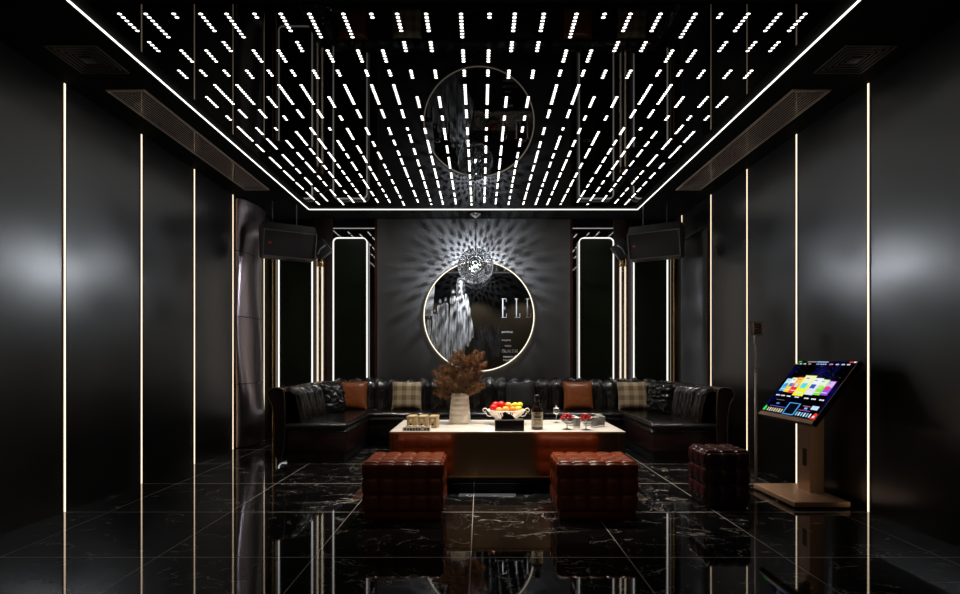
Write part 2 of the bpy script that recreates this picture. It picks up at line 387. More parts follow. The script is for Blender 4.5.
# ------------------------------------------------------------------ hanging speakers
for side,s in (('left',-1),('right',1)):
    cxp=-2.64 if s<0 else 2.42
    t=thing('hanging_speaker','black wedge shaped loudspeaker hung from the ceiling in the %s corner'%side,'speaker',(cxp,7.42,2.60),-s*math.radians(31),'hanging loudspeakers')
    prof=[(-.10,.42),(-.20,.30),(-.10,-.04),(.14,-.04),(.22,.42)]
    g=M(); b=bmesh.new(); tmp=M(); tmp.prism(prof,'x',-.345,.345)
    b2=bmesh.new(); vv_=[b2.verts.new(v) for v in tmp.v]; [b2.faces.new([vv_[k] for k in f]) for f in tmp.f]
    bmesh.ops.bevel(b2,geom=list(b2.edges),offset=.008,segments=2,affect='EDGES'); b.free(); g.bm(b2,None,False); g.build('cabinet',m_speak,t)
    # frame around the front grille: plane from (-.20,.30) to (-.10,0)
    d=Vector((0,.10,-.34)).normalized(); nrm=Vector((0,-.34,-.10)).normalized(); o0=Vector((0,-.20,.30))
    def q(a,bb,h): return Vector((a,0,0))+o0+d*bb+nrm*h
    Ls=.354
    def slab(g,x0,x1,b0,b1,h0,h1,m_=None):
        vs=[q(x,bb,h) for h in (h0,h1) for bb in (b0,b1) for x in (x0,x1)]
        g.add(vs,[[0,1,3,2],[4,6,7,5],[0,4,5,1],[2,3,7,6],[0,2,6,4],[1,5,7,3]],m_)
    g=M(); w=.012
    slab(g,-.345,.345,0,w,0,.018); slab(g,-.345,.345,Ls-w,Ls,0,.018); slab(g,-.345,-.345+w,w,Ls-w,0,.018); slab(g,.345-w,.345,w,Ls-w,0,.018)
    g.build('front_frame',m_edge,t)
    g=M(); slab(g,-.33,.33,.014,Ls-.014,.0005,.006); gr=g.build('grille',m_grille,t)
    bx=-.26 ; g=M(); slab(g,bx-.018,bx+.018,.16,.185,.006,.010); g.build('badge',m_red,gr)
    for rx in (-.19,.13):
        g=M(); g.tube([(rx,.06,.415),(rx,.06,ZC-2.60-.001)],.006,8); g.build('hanging_rod',m_edge,t)

# ------------------------------------------------------------------ pendant ball
pc=Vector((-.067,8.0,1.2+91.5/540*8.0)); pr=.262
t=thing('pendant_lamp','round pendant lamp of small smoky crystal discs hanging in front of the round artwork','pendant lamp',(pc.x,pc.y,ZC))
g=M(); g.lathe([(.001,-.001),(.09,-.001),(.088,-.02),(.05,-.045),(.02,-.06),(.001,-.062)],28,pc.x,pc.y,ZC); g.build('canopy',m_chrome,t,True)
g=M(); z=ZC-.06; i=0
while z>pc.z+pr+.012:
    r_=.017; a=(i%2)*PI/2
    g.tube([(pc.x+r_*.6*math.cos(k*PI/4)*math.cos(a),pc.y+r_*.6*math.cos(k*PI/4)*math.sin(a),z-.018+.02*math.sin(k*PI/4)) for k in range(8)],.0042,5,closed=True)
    z-=.030; i+=1
g.build('chain',m_chrome,t,True)
m_cr1=mat('smoky_crystal',(.28,.27,.26),.12,metal=1); m_cr2=mat('dark_crystal_back',(.006,.006,.006),.5,spec=.2)
g=M(); ring=0; th=PI*.028
while th<PI:
    n_=44 if .62<th<PI-.62 else max(1,int(round(44*math.sin(th)/math.sin(.62))))
    for k in range(n_):
        a=2*PI*k/n_
        tj=th+(.071*(k%2) if n_==44 else 0)
        d=Vector((math.cos(a)*math.sin(tj),math.cos(tj),math.sin(a)*math.sin(tj)))
        Tm=Matrix.Translation(pc+d*pr)@d.to_track_quat('Z','Y').to_matrix().to_4x4()
        r_=.0142 if n_<44 else .0100+.0045*math.sin(th)
        g.lathe([(.0005,.009),(r_*.55,.007),(r_,0)],7,smooth=False,T=Tm,m=m_cr1); g.lathe([(r_,0),(r_*.6,-.004),(.0005,-.005)],7,smooth=False,T=Tm,m=m_cr2)
    th+=.142; ring+=1
g.build('crystal_shell',None,t,True,fix=False)
m_glow_bead=mat('glow_bead_white',(.75,.75,.75),.4)  # white beads added around the bulb to widen its visible glow
dm=None
for k in range(26):
    zz=1-2*(k+.5)/26; rd=math.sqrt(1-zz*zz); an=k*2.39996
    p=Vector((math.cos(an)*rd,math.sin(an)*rd,zz))*(.085 if k%3 else .06)
    if dm is None:
        g=M(); g.ball((0,0,0),.0105,10,7); o=g.build('added_glow_bead',m_glow_bead,t); dm=o.data
    else: o=bpy.data.objects.new('added_glow_bead',dm); C.objects.link(o); o.parent=t
    o.location=pc+p-Vector((pc.x,pc.y,ZC))
g=M(); g.lathe([(.0005,.0),(.022,.0),(.022,-.07),(.0005,-.07)],16,pc.x,pc.y,pc.z+.13); g.tube([pc+Vector((0,0,.13)),pc+Vector((0,0,pr+.012))],.006,6); g.build('lamp_holder',m_chrome,t,True)
b=bmesh.new(); bmesh.ops.create_icosphere(b,subdivisions=2,radius=.0165,matrix=Matrix.Translation(pc)); g=M(); g.bm(b,None,True); g.build('bulb',m_bulb,t,True)

# ------------------------------------------------------------------ round artwork
ac=P(479,316,8.27); ar=.836
t=thing('round_wall_artwork','large round black and white fashion picture in a glowing gold ring above the sofa','artwork',(ac.x,8.30,ac.z))
g=M(); T=Matrix.Translation((ac.x,8.2995,ac.z))@Matrix.Rotation(PI/2,4,'X')
g.lathe([(.0001,0),(ar,0),(ar,.012),(.0001,.012)],96,T=T,smooth=False); g.build('picture_disc',m_poster,t,True)
g=M(); T2=Matrix.Translation((ac.x,8.2995,ac.z))@Matrix.Rotation(PI/2,4,'X')
g.lathe([(ar+.001,0),(ar+.0145,0),(ar+.0145,.020),(ar+.001,.020),(ar+.001,0)],96,T=T2); g.build('glowing_ring',m_ringled,t,True)
YA=8.286
def A(cx,cy,y=YA):
    p=P(420+cx/4.95,255+cy/4.95,8.27); v=Vector((p.x-ac.x,0,p.z-ac.z))
    if v.length>ar-.006: v*=(ar-.006)/v.length
    return (ac.x+v.x,y,ac.z+v.z)
def poly(g,pts,y,m_):
    n=len(pts); c=A(sum(p[0] for p in pts)/n,sum(p[1] for p in pts)/n,y)
    g.add([A(p[0],p[1],y) for p in pts],[list(range(n))],m_)
def smooth_poly(pts,it=2):
    for _ in range(it):
        o=[]
        for i in range(len(pts)):
            a=pts[i];b_=pts[(i+1)%len(pts)]
            o.append((a[0]*.75+b_[0]*.25,a[1]*.75+b_[1]*.25)); o.append((a[0]*.25+b_[0]*.75,a[1]*.25+b_[1]*.75))
        pts=o
    return pts
def oval(cx,cy,rx,ry,n=14): return [(cx+rx*math.cos(2*PI*k/n),cy+ry*math.sin(2*PI*k/n)) for k in range(n)]
g=M()
pts=[(62,140),(62,300)]+[A_ for A_ in [(40,300),(14,300),(14,260),(20,220),(34,180),(48,155)]]
poly(g,pts,YA-.0005,m_pgrey)
# receding row of gowned figures, back to front
figs=[(24,322,.36,36),(45,305,.42,40),(72,275,.5,52),(100,228,.58,60),(126,218,.62,66),(164,178,.72,64)]
for i,(hx,hy,s_,wd) in enumerate(figs):
    wd*=.8
    y=YA-.001-i*.0004
    body=[(hx-wd*.22,hy+28*s_),(hx+wd*.22,hy+28*s_),(hx+wd*.34,hy+60*s_),(hx+wd*.24,hy+110*s_),(hx+wd*.36,hy+200*s_),(hx+wd*.5,545),(hx-wd*.5,545),(hx-wd*.36,hy+200*s_),(hx-wd*.24,hy+110*s_),(hx-wd*.34,hy+60*s_)]
    poly(g,smooth_poly(body),y,m_gown)
    poly(g,oval(hx,hy+4,15*s_,30*s_),y-.0001,m_ink)
    poly(g,oval(hx,hy,9*s_,15*s_),y-.0002,m_skin)
y=YA-.0045
body=[(184,186),(222,186),(240,200),(246,262),(262,350),(269,402),(252,418),(240,458),(224,446),(214,545),(176,545),(170,440),(170,330),(180,258),(176,210)]
poly(g,smooth_poly(body,1),y,m_gown)
poly(g,smooth_poly([(182,120),(200,106),(218,120),(226,180),(222,230),(212,190),(190,190),(180,225),(176,180)]),y-.0002,m_ink)
poly(g,oval(200,142,10,17),y-.0004,m_skin); poly(g,[(195,155),(205,155),(212,190),(190,190)],y-.0003,m_skin)
for dx in (-4,4): poly(g,oval(200+dx,138,2,1.3,8),y-.0006,m_ink)
poly(g,oval(200,151,3,1.2,8),y-.0006,m_ink)
for i in range(9):
    hx=275+i*14+(i%2)*3; hy=372-(i*7)%23
    poly(g,smooth_poly([(hx-6,hy+10),(hx+6,hy+10),(hx+9,hy+60),(hx+10,545-i*5),(hx-10,545-i*5),(hx-9,hy+60)]),YA-.001-.0004*(i%2),m_dim)
    poly(g,oval(hx,hy,4.5,8),YA-.002,m_dim)
g.build('picture_print',None,t,True,fix=False)
# lettering: tall condensed serif capitals
g=M()
def rect(x0,x1,y0,y1,d=.0012): 
    a=A(x0,y1);c=A(x1,y0); g.box(a[0],c[0],YA-d,YA-.0002,a[2],c[2])
def letE(x):
    rect(x+5,x+11,215,310); rect(x,x+26,215,218); rect(x,x+27,307,310); rect(x+11,x+20,260,263); rect(x+24,x+26,215,232); rect(x+25,x+27,290,310); rect(x+18,x+20,252,271)
def letL(x):
    rect(x+5,x+11,215,310); rect(x,x+17,215,218); rect(x,x+26,307,310); rect(x+24,x+26,288,310)
letE(402); letL(470); letL(524)
g.build('lettering',m_pwhite,t,True)
rng=random.Random(2)
for y0,x0,x1,hh in ((377,405,461,9),(418,405,450,9),(446,420,452,9),(500,412,480,9),(517,412,462,8)):
    x=x0; g=M()
    while x<x1:
        wv=rng.uniform(3,6); rect(x,min(x+wv,x1),y0,y0+hh*rng.uniform(.7,1)); x+=wv+1.6
    g.build('print_line',m_pwhite,t,True)
tx=bpy.data.curves.new('caption','FONT'); tx.body='ITALIAN STAR'; tx.size=.075; tx.extrude=.0004
to=bpy.data.objects.new('caption_source',tx); C.objects.link(to); bpy.context.view_layer.update()
cme=bpy.data.meshes.new_from_object(to.evaluated_get(bpy.context.evaluated_depsgraph_get())); bpy.data.objects.remove(to)
cap=bpy.data.objects.new('caption',cme); C.objects.link(cap); cap.parent=t; cme.materials.clear(); cme.materials.append(m_pwhite)
a=A(405,484); cap.location=Vector((a[0],YA-.0015,a[2]))-t.location; cap.rotation_euler=(PI/2,0,0); cap.scale=(.52,1,1)

# ------------------------------------------------------------------ tufted ottomans
def tufted(w,d,h,nx,ny,rows,base,am=1):
    """open-bottom tufted box centred on x,y; returns M of the shell and button positions"""
    g=M(); z0=base; H=h-base; rad=.035
    def puff(a,b_,seed):
        fa=abs(math.sin(PI*a));fb=abs(math.sin(PI*b_))
        p=(fa*fb)**.28
        ra=a-round(a); rb=b_-round(b_); r=math.hypot(ra,rb)
        th=math.atan2(rb,ra); star=math.exp(-(r/.26)**2)*(1-abs(math.cos(4*th)))*.5
        return am*.014*p-.012*math.exp(-(r/.09)**2)-.016*star
    def rnd(p,nrm,dis):
        # round the box edges: pull p onto a rounded box
        c=Vector((max(-w/2+rad,min(w/2-rad,p.x)),max(-d/2+rad,min(d/2-rad,p.y)),min(h-rad,p.z)))
        v=p-c
        if v.length>1e-6: v.normalize()
        else: v=nrm
        return c+v*(rad+dis-.013)
    r=12
    def face(o,eu,ev,nu,nv,nrm,seed):
        lu=eu.length; lv=ev.length
        def fn(u,v):
            p=o+eu*u+ev*v
            return rnd(p,nrm,puff(u*nu,v*nv,seed))
        g.grid(fn,nu*r,nv*r)
    x,y=w/2,d/2
    face(Vector((-x,-y,z0)),Vector((w,0,0)),Vector((0,0,H)),nx,rows,Vector((0,-1,0)),1)
    face(Vector((x,y,z0)),Vector((-w,0,0)),Vector((0,0,H)),nx,rows,Vector((0,1,0)),2)
    face(Vector((x,-y,z0)),Vector((0,d,0)),Vector((0,0,H)),ny,rows,Vector((1,0,0)),3)
    face(Vector((-x,y,z0)),Vector((0,-d,0)),Vector((0,0,H)),ny,rows,Vector((-1,0,0)),4)
    face(Vector((-x,-y,h)),Vector((w,0,0)),Vector((0,d,0)),nx,ny,Vector((0,0,1)),5)
    bt=[]; e=-.020
    for i in range(1,nx):
        for k in range(1,rows):
            bt.append((Vector((-x+w*i/nx,-y-e,z0+H*k/rows)),Vector((0,-1,0))))
        for k in range(1,ny): bt.append((Vector((-x+w*i/nx,-y+d*k/ny,h+e)),Vector((0,0,1))))
    for s_ in (-1,1):
        for i in range(1,ny):
            for k in range(1,rows): bt.append((Vector((s_*(x+e),-y+d*i/ny,z0+H*k/rows)),Vector((s_,0,0))))
    return g,bt
def ottoman(loc,w,d,h,nx,ny,rows,base,label,m_,group,am=1):
    t=thing('ottoman',label,'ottoman',loc,0,group)
    g,bt=tufted(w,d,h,nx,ny,rows,base,am); g.build('tufted_cover',m_,t,merge=True)
    g=M(); g.box(-w/2+.02,w/2-.02,-d/2+.02,d/2-.02,.001,base+.012,.008); g.build('base_band',m_,t)
    bmsh=None
    for p,nr in bt:
        g=M(); g.lathe([(.0005,.005),(.006,.004),(.009,0),(.007,-.004)],10)
        if bmsh is None: o=g.build('button',m_,t); bmsh=o.data
        else: o=bpy.data.objects.new('button',bmsh); C.objects.link(o); o.parent=t
        o.location=p; o.rotation_euler=nr.to_track_quat('Z','Y').to_euler()
    return t
ottoman((-.573,4.205,0),.61,.46,.437,5,3,3,.06,'red-brown tufted leather ottoman in front of the left half of the table',m_ott,'large tufted ottomans')
ottoman((.872,4.205,0),.61,.46,.437,5,3,3,.06,'red-brown tufted leather ottoman in front of the right half of the table',m_ott,'large tufted ottomans')
ottoman((1.975,4.47,0),.37,.37,.46,3,3,3,.05,'small dark maroon tufted cube stool beside the karaoke screen',m_ott2,None,1.5)

# ------------------------------------------------------------------ coffee table
tx0,tx1,ty0,ty1,tz=-.817,1.312,4.85,5.79,.537
t=thing('coffee_table','long low coffee table with a white stone top and coppery mirrored front','table',((tx0+tx1)/2,(ty0+ty1)/2,0))
g=M(); g.box(tx0+.004,tx1-.004,ty0+.004,ty1-.004,tz-.016,tz,.002); g.build('tabletop',m_white_top,t,True)
g=M()
for q in ((tx0,tx1,ty0,ty0+.004),(tx0,tx1,ty1-.004,ty1),(tx0,tx0+.004,ty0+.004,ty1-.004),(tx1-.004,tx1,ty0+.004,ty1-.004)):
    g.box(*q,tz-.018,tz-.001)
g.build('brass_edge',m_brass,t,True)
g=M(); g.box(tx0+.085,tx1-.075,ty0+.012,ty0+.03,.125,tz-.019); g.build('front_panel',m_tint,t,True)
g=M(); g.box(tx0+.085,tx1-.075,ty1-.03,ty1-.012,.125,tz-.019); g.build('back_panel',m_tint,t,True)
for x0 in (tx0+.01,tx1-.026):
    g=M(); g.box(x0,x0+.016,ty0+.1,ty1-.1,.125,tz-.019); g.build('side_panel',m_tint,t,True)
g=M(); g.box(tx0+.03,tx1-.03,ty0+.03,ty1-.03,.105,.124); g.build('bottom_board',m_black,t,True)
g=M(); g.box(tx0+.085,tx1-.075,ty0+.006,ty0+.012,.125,.137); g.build('lower_trim',m_brass,t,True)
g=M(); g.box(-.20,.34,5.09,5.17,.098,.1045); g.build('added_glow_strip',emis('added_dim_glow',(.9,.92,1),.30),t,True)  # strip given a dim glow so it shows in the floor reflection
g=M(); g.box(tx0+.45,tx1-.45,5.25,5.55,.001,.105); g.build('plinth',m_black,t,True)
for x0,x1 in ((tx0+.004,tx0+.082),(tx1-.072,tx1-.004)):
    for y0,y1 in ((ty0+.006,ty0+.09),(ty1-.09,ty1-.006)):
        g=M(); g.box(x0+.004,x1-.004,y0+.004,y1-.004,.125,tz-.019,m=m_black)
        for k in range(6):
            xx=x0+(x1-x0-.006)*k/5; g.box(xx,xx+.005,y0,y1,.110,tz-.019,m=m_brass)
        g.build('fluted_corner',None,t,True)

# ------------------------------------------------------------------ sofas
def nz(x,y,z): return noise.noise(Vector((x,y,z)))
def channel_back(g,p0,p1,inw,z0,z1,th,nch,seed,amp=.045):
    p0=Vector((*p0,0));p1=Vector((*p1,0));inw=Vector((*inw,0)); Lx=(p1-p0).length; r=th/2
    prof=[]
    for k in range(17): prof.append((th,z0+(z1-r-z0)*k/16,1,0))
    for k in range(1,13):
        a=PI*k/12; prof.append((r+r*math.cos(a),z1-r+r*math.sin(a),math.cos(a),math.sin(a)))
    prof.append((0,z0,-1,0))
    np_=len(prof)-1
    def fn(u,v):
        n_,z,cn,cz=prof[int(round(v*np_))]
        a=u*nch; f=abs(math.sin(PI*a))**.55; ci=math.floor(min(a,nch-1e-4)); s=u*Lx
        k=1.0 if cn>-.3 else .25
        wr=nz(s*26+seed,z*3.2,ci*3.1)*.012+nz(s*60+seed,z*9,ci)*.005
        bul=(amp*f+wr*f*1.3-.012*(1-f))*k
        if v<.56: bul+=.012*math.sin(PI*min(1,v/.5))
        zz=z+cz*bul+(.008*nz(ci*5.3,seed,0) if cz>.1 else 0)
        p=p0+(p1-p0)*u+inw*(n_+cn*bul - (0.06*(z-z0)/(z1-z0)))
        return (p.x,p.y,max(zz,z0))
    g.grid(fn,nch*14,np_)
def rib_strip(g,p0,p1,out,z0,z1,n_,amp=.01,depth=.03):
    p0=Vector((*p0,0));p1=Vector((*p1,0));out=Vector((*out,0))
    def fn(u,v):
        a=PI*v; o=depth*math.sin(a)+amp*abs(math.sin(PI*n_*u))*math.sin(a)
        p=p0+(p1-p0)*u+out*o; return (p.x,p.y,z0+(z1-z0)*v+.004*math.sin(a)*math.sin(u*n_*2.1))
    g.grid(fn,n_*6,8)
def seat_top(g,x0,x1,y0,y1,z0,z1,seed,front=None):
    def fn(u,v):
        e=min(u,1-u,v,1-v); k=min(1,e/.06); k=math.sqrt(max(0,1-(1-k)**2))
        return (x0+(x1-x0)*u,y0+(y1-y0)*v,z0+(z1-z0)*k+k*.006*nz(u*(x1-x0)*9+seed,v*(y1-y0)*9,seed))
    nx=max(20,int((x1-x0)*28)); ny=max(20,int((y1-y0)*28)); g.grid(fn,nx,ny)
SY0=6.14; SB=8.06
sofa=thing('sofa','glossy black channel-tufted U-shaped leather sofa with dark red fronts along the back wall','sofa',(.2,7.7,0))
def wing(side):
    t=sofa
    if side=='left': xi,xo,s=-1.52,-2.41,-1   # inner edge, outer edge
    else: xi,xo,s=1.95,2.88,1
    xb=xo-s*.20                               # inner side of outer shell
    lo=lambda a,b_:(min(a,b_),max(a,b_))
    g=M(); a,b_=lo(xi+s*.03,xb); g.box(a,b_,SY0+.03,7.9,.001,.12,.006); g.build('plinth',m_black,t,True)
    g=M(); a,b_=lo(xi,xb); g.box(a,b_,SY0,7.33,.12,.37,.02); g.box(a,b_,7.33,8.0,.12,.37,.02); g.build('seat_base',m_sofa_front,t,True)
    g=M(); a,b_=lo(xi-s*.01,xb-s*.0); seat_top(g,a,b_,SY0-.01,8.0,.36,.455,3+s); sc_=g.build('seat_cushion',m_leather,t,True)
    g=M(); rib_strip(g,(xi,SY0),(xb,SY0),(0,-1),.375,.458,34,.012,.018); g.build('pleated_edge',m_leather,t,True)
    g=M(); rib_strip(g,(xi,SY0),(xi,7.30),(-s,0),.40,.45,34,.005,.014); g.build('side_piping',m_leather,t,True)
    g=M(); channel_back(g,(xb,SY0+.01),(xb,SB-.03),(-s,0),.42,.83,.17,16,11+s,.035); g.build('backrest',m_lback,t,True)
    # outer scroll shell, profile in x (outward) / z
    pr_=[(0,.06),(0,.83),(.05,.862),(.12,.866),(.175,.845),(.2,.80),(.195,.755),(.165,.71),(.14,.64),(.125,.5),(.12,.3),(.135,.06)]
    pr_=smooth_poly(pr_,2)
    g=M(); g.prism([(xb+s*p[0],p[1]) for p in pr_],'y',SY0-.02,SB-.03); ar_=g.build('scroll_arm',m_sofa_front,t,True)
    g=M(); g.tube([(xb+s*p[0],SY0-.022,p[1]) for p in pr_],.006,6,closed=True); g.build('welting',mat('welt_'+side,(.30,.20,.11),.25,metal=.5),ar_,True)
    return t
wing('left'); wing('right')
t=sofa
x0,x1=-1.515,1.945
g=M(); g.box(x0,x1,7.40,8.05,.001,.12,.006); g.build('plinth',m_black,t,True)
for i in range(4):
    a=x0+(x1-x0)*i/4; b_=x0+(x1-x0)*(i+1)/4
    g=M(); g.box(a+.002,b_-.002,7.35,8.05,.12,.37,.02); g.build('seat_base',m_leather,t,True)
    g=M(); seat_top(g,a+.002,b_-.002,7.33,8.0,.36,.455,20+i); g.build('seat_cushion',m_leather,t,True)
g=M(); rib_strip(g,(x0,7.345),(x1,7.345),(0,-1),.395,.45,30,.003,.014); g.build('front_piping',m_leather,t,True)
g=M(); channel_back(g,(-2.16,SB+.05),(2.62,SB+.05),(0,-1),.42,.86,.22,24,5,.05); g.build('backrest',m_lback,t,True)

# ------------------------------------------------------------------ cushions
def cushion(label,m_,x,y,z,w,h,th,rx,ry_=0,rz=0,wr=0,cat='cushion',grp=None):
    t=bpy.data.objects
    g=M()
    def side(sg):
        def fn(u,v):
            a=2*u-1;b_=2*v-1
            k=max(0,(1-a**4)*(1-b_**4))**.5
            pin=1-.055*(1-abs(a)**2)*abs(b_)**3; pin2=1-.055*(1-abs(b_)**2)*abs(a)**3
            d=th/2*k+wr*nz(a*5+x*3,b_*5,sg*3)*k
            return (a*w/2*pin2, sg*d, b_*h/2*pin)
        g.grid(fn,28,28)
    side(-1); side(1)
    o=g.build('cushion',m_,merge=True)
    o.location=(x,y,z); o.rotation_euler=(rx,ry_,rz); tag(o,label,cat,grp)
    e=[]
    for i in range(112):
        q=i/112*4; k=int(q); f=q-k; a,b_=[(2*f-1,-1),(1,2*f-1),(1-2*f,1),(-1,1-2*f)][k]
        pin=1-.055*(1-abs(a)**2)*abs(b_)**3; pin2=1-.055*(1-abs(b_)**2)*abs(a)**3
        e.append((a*w/2*pin2,0,b_*h/2*pin))
    g=M(); g.tube(e,.006,5,closed=True); g.build('seam_piping',m_,o)
    return o
G='scatter cushions on the sofa'
cushion('cognac brown leather cushion on the left of the sofa, beside the sofa corner',m_brown,-1.84,7.78,.655,.43,.41,.15,-.22,grp=G,wr=.004)
cushion('beige checked cushion on the left half of the sofa behind the tan boxes',m_plaid,-1.05,7.76,.655,.42,.41,.15,-.22,grp=G)
cushion('cognac brown leather cushion on the right half of the sofa behind the glasses',m_brown,1.41,7.76,.655,.42,.41,.15,-.22,grp=G,wr=.004)
cushion('beige checked cushion in the right corner of the sofa',m_plaid,2.19,7.76,.655,.42,.41,.15,-.22,grp=G)
cushion('crumpled black leather cushion in the left corner of the sofa',m_leather,-1.98,7.27,.66,.43,.42,.15,-.15,0,1.15,.05,grp=G)
cushion('crumpled black leather cushion in the right corner of the sofa',m_leather,2.42,7.27,.66,.43,.42,.15,-.15,0,-1.15,.05,grp=G)
m_dcloth=mat('charcoal_knit',(.014,.014,.015),.75); add_bump(m_dcloth,90,.8,.01)
cushion('charcoal knitted cushion on the sofa behind the fruit bowl',m_dcloth,.58,7.77,.65,.42,.40,.14,-.22,grp=G)

# ------------------------------------------------------------------ things on the table
TZ=tz+.0005
# vase
t=thing('vase','tapered cream ribbed ceramic vase holding dried plumes','vase',(-.205,5.50,TZ))
g=M(); prof=[(.001,0),(.108,0)]; hh=.30
for i in range(6):
    z0=hh*i/6; z1=hh*(i+1)/6
    for q in (.06,.3,.7,.94):
        z=z0+(z1-z0)*q; prof.append((.110-.024*z/hh+(.0025 if .1<q<.9 else -.001),z))
prof+=[(.085,.30),(.078,.30),(.074,.27),(.07,.1),(.001,.09)]
g.lathe(prof,40); g.build('vase_body',m_vase,t)
# dried pampas plumes
t=thing('dried_plumes','bunch of brown dried pampas plumes standing in the cream vase','dried flowers',(-.205,5.50,TZ+.11))
ends=[(-.27,.0,.62),(-.24,-.06,.50),(-.20,.05,.68),(-.26,-.03,.38),(-.10,-.08,.76),(-.06,.05,.84),(.00,-.04,.86),(.03,.06,.80),(.10,-.05,.80),(.17,.03,.86),(.24,-.04,.84),(.27,.02,.72),(.22,.05,.60),(.25,-.05,.46),(.12,-.10,.60),(-.13,-.12,.55),(.02,-.13,.60),(.17,-.09,.46),(-.15,.08,.62),(.20,-.02,.70),(-.03,-.12,.48)]
vb=Vector((-.205,5.50,TZ))
for ei,(ex,ey,ez) in enumerate(ends):
    rg=random.Random(ei); g=M(); p0=vb+Vector((ex*.12,ey*.2,.12)); pe=vb+Vector((ex*.98,ey,ez*.86)); pm=vb+Vector((ex*.30,ey*.4,.30+(ez-.3)*.45))
    def cv(t_): return p0*(1-t_)**2+pm*2*t_*(1-t_)+pe*t_*t_
    g.tube([cv(k/10) for k in range(11)],[.003]*8+[.002]*3,5)
    for k in range(650):
        tt=.42+.58*rg.random(); p=cv(tt); d=(cv(min(1,tt+.02))-cv(tt-.02)).normalized()
        w_=math.sin(PI*min(1,(tt-.40)/.62))**.7
        o=Vector((rg.gauss(0,1),rg.gauss(0,1),rg.gauss(0,.8))).normalized()
        dirv=(d*.9+o*.85+Vector((0,0,-.25))).normalized(); ln=.055*w_*rg.uniform(.5,1.1)+.014
        sd=dirv.cross(Vector((rg.random(),rg.random(),rg.random()))).normalized()*.0021
        q=p+o*.012*w_; e=q+dirv*ln+Vector((0,0,-.012)); mid=q+dirv*ln*.5
        g.add([q,mid+sd,e,mid-sd],[[0,1,2,3]])
    g.build('plume',m_pampas,t,True,fix=False)
# fruit bowl
bc=Vector((.262,5.42,TZ))
t=thing('fruit_bowl','cream openwork fruit bowl with scrolled handles on the coffee table','bowl',bc)
g=M(); g.lathe([(.001,.0),(.075,0),(.07,.012),(.03,.025),(.028,.035),(.06,.045),(.001,.05)],32); g.build('foot',m_bowl,t)
g=M()
for k in range(34):
    a=2*PI*k/34
    g.tube([((.06+.125*q**.8)*math.cos(a),(.06+.125*q**.8)*math.sin(a),.042+.095*q**1.25) for q in [i/6 for i in range(7)]],.0052,5)
g.lathe([(.001,.040),(.085,.048),(.085,.053),(.001,.046)],32)
g.build('ribbed_side',m_bowl,t)
g=M(); g.tube([(.187*math.cos(2*PI*k/48),.187*math.sin(2*PI*k/48),.139) for k in range(48)],.0075,8,closed=True); g.build('rim',m_bowl,t)
for s_ in (-1,1):
    g=M(); pts=[(s_*(.185+.0),0,.139)]
    for k in range(15):
        a=PI*.9-k*.42; r_=.026*(1-k/20); pts.append((s_*(.215+r_*math.cos(a)),0,.135+r_*math.sin(a)))
    g.tube(pts,.0055,6); g.tube([(s_*.12,0,.085),(s_*.165,0,.078),(s_*.19,0,.085),(s_*.205,0,.115)],.005,6); g.build('scroll_handle',m_bowl,t)
# fruit
def fruit(kind,m_,x,y,z,r,label,grp,rz=0,sc3=(1,1,1)):
    t=thing(kind,label,'fruit',bc+Vector((x,y,z)),rz,grp); g=M()
    n=14
    if kind=='apple': prof=[(max(1e-4,r*math.sin(PI*i/n)*(1+.08*math.cos(PI*i/n))*1.03),r*(-math.cos(PI*i/n))*(.92-.22*math.exp(-((i-n)/1.6)**2)-.1*math.exp(-(i/1.5)**2))) for i in range(n+1)]
    elif kind=='lemon': prof=[(max(1e-4,r*.82*math.sin(PI*i/n)**.9),-math.cos(PI*i/n)*r*1.18) for i in range(n+1)]
    elif kind=='apricot': prof=[(max(1e-4,r*math.sin(PI*i/n)),-math.cos(PI*i/n)*r*(1-.1*math.exp(-((i-n)/1.5)**2))) for i in range(n+1)]
    else: prof=[(max(1e-4,r*math.sin(PI*i/n)),-math.cos(PI*i/n)*r*.95) for i in range(n+1)]
    T=Matrix.Rotation(1.3,4,'Y') if kind=='lemon' else None
    g.lathe(prof,20,T=T); g.build('fruit_skin',m_,t)
    if kind!='lemon':
        g=M(); g.tube([(0,0,r*.6),(.002,0,r*.85),(.006,0,r*1.15)],.002 if kind=='apple' else .0015,5); g.build('stalk',m_stem,t)
fruit('apple',m_apple,-.125,-.03,.165,.040,'shiny red apple at the left end of the fruit bowl','apples in the bowl')
fruit('apple',m_apple,-.105,.045,.190,.036,'red apple behind, upper left of the fruit heap','apples in the bowl')
fruit('apple',m_apple,-.048,-.01,.192,.042,'shiny red apple on top of the fruit heap','apples in the bowl')
fruit('apple',m_apple,.0,.08,.155,.036,'red apple low at the back of the fruit bowl','apples in the bowl')
fruit('apricot',m_apricot,-.075,-.095,.148,.030,'apricot at the front left of the fruit bowl','apricots in the bowl')
fruit('apricot',m_apricot,-.01,-.10,.152,.036,'large apricot at the front middle of the fruit bowl','apricots in the bowl')
fruit('apricot',m_apricot,.022,-.01,.188,.033,'apricot on top of the heap beside the red apple','apricots in the bowl')
fruit('orange',m_orange,.062,-.088,.150,.037,'orange at the front right of the fruit bowl','oranges in the bowl')
fruit('orange',m_orange,.05,.06,.165,.036,'orange at the back of the fruit heap','oranges in the bowl')
fruit('lemon',m_yellow,.085,-.02,.190,.033,'yellow lemon on top of the heap to the right','lemons in the bowl')
fruit('lemon',m_yellow,.135,.012,.190,.032,'yellow lemon at the far right top of the fruit heap','lemons in the bowl',.6)
fruit('lemon',m_yellow,.118,-.07,.158,.032,'yellow lemon at the right front of the fruit bowl','lemons in the bowl',.3)
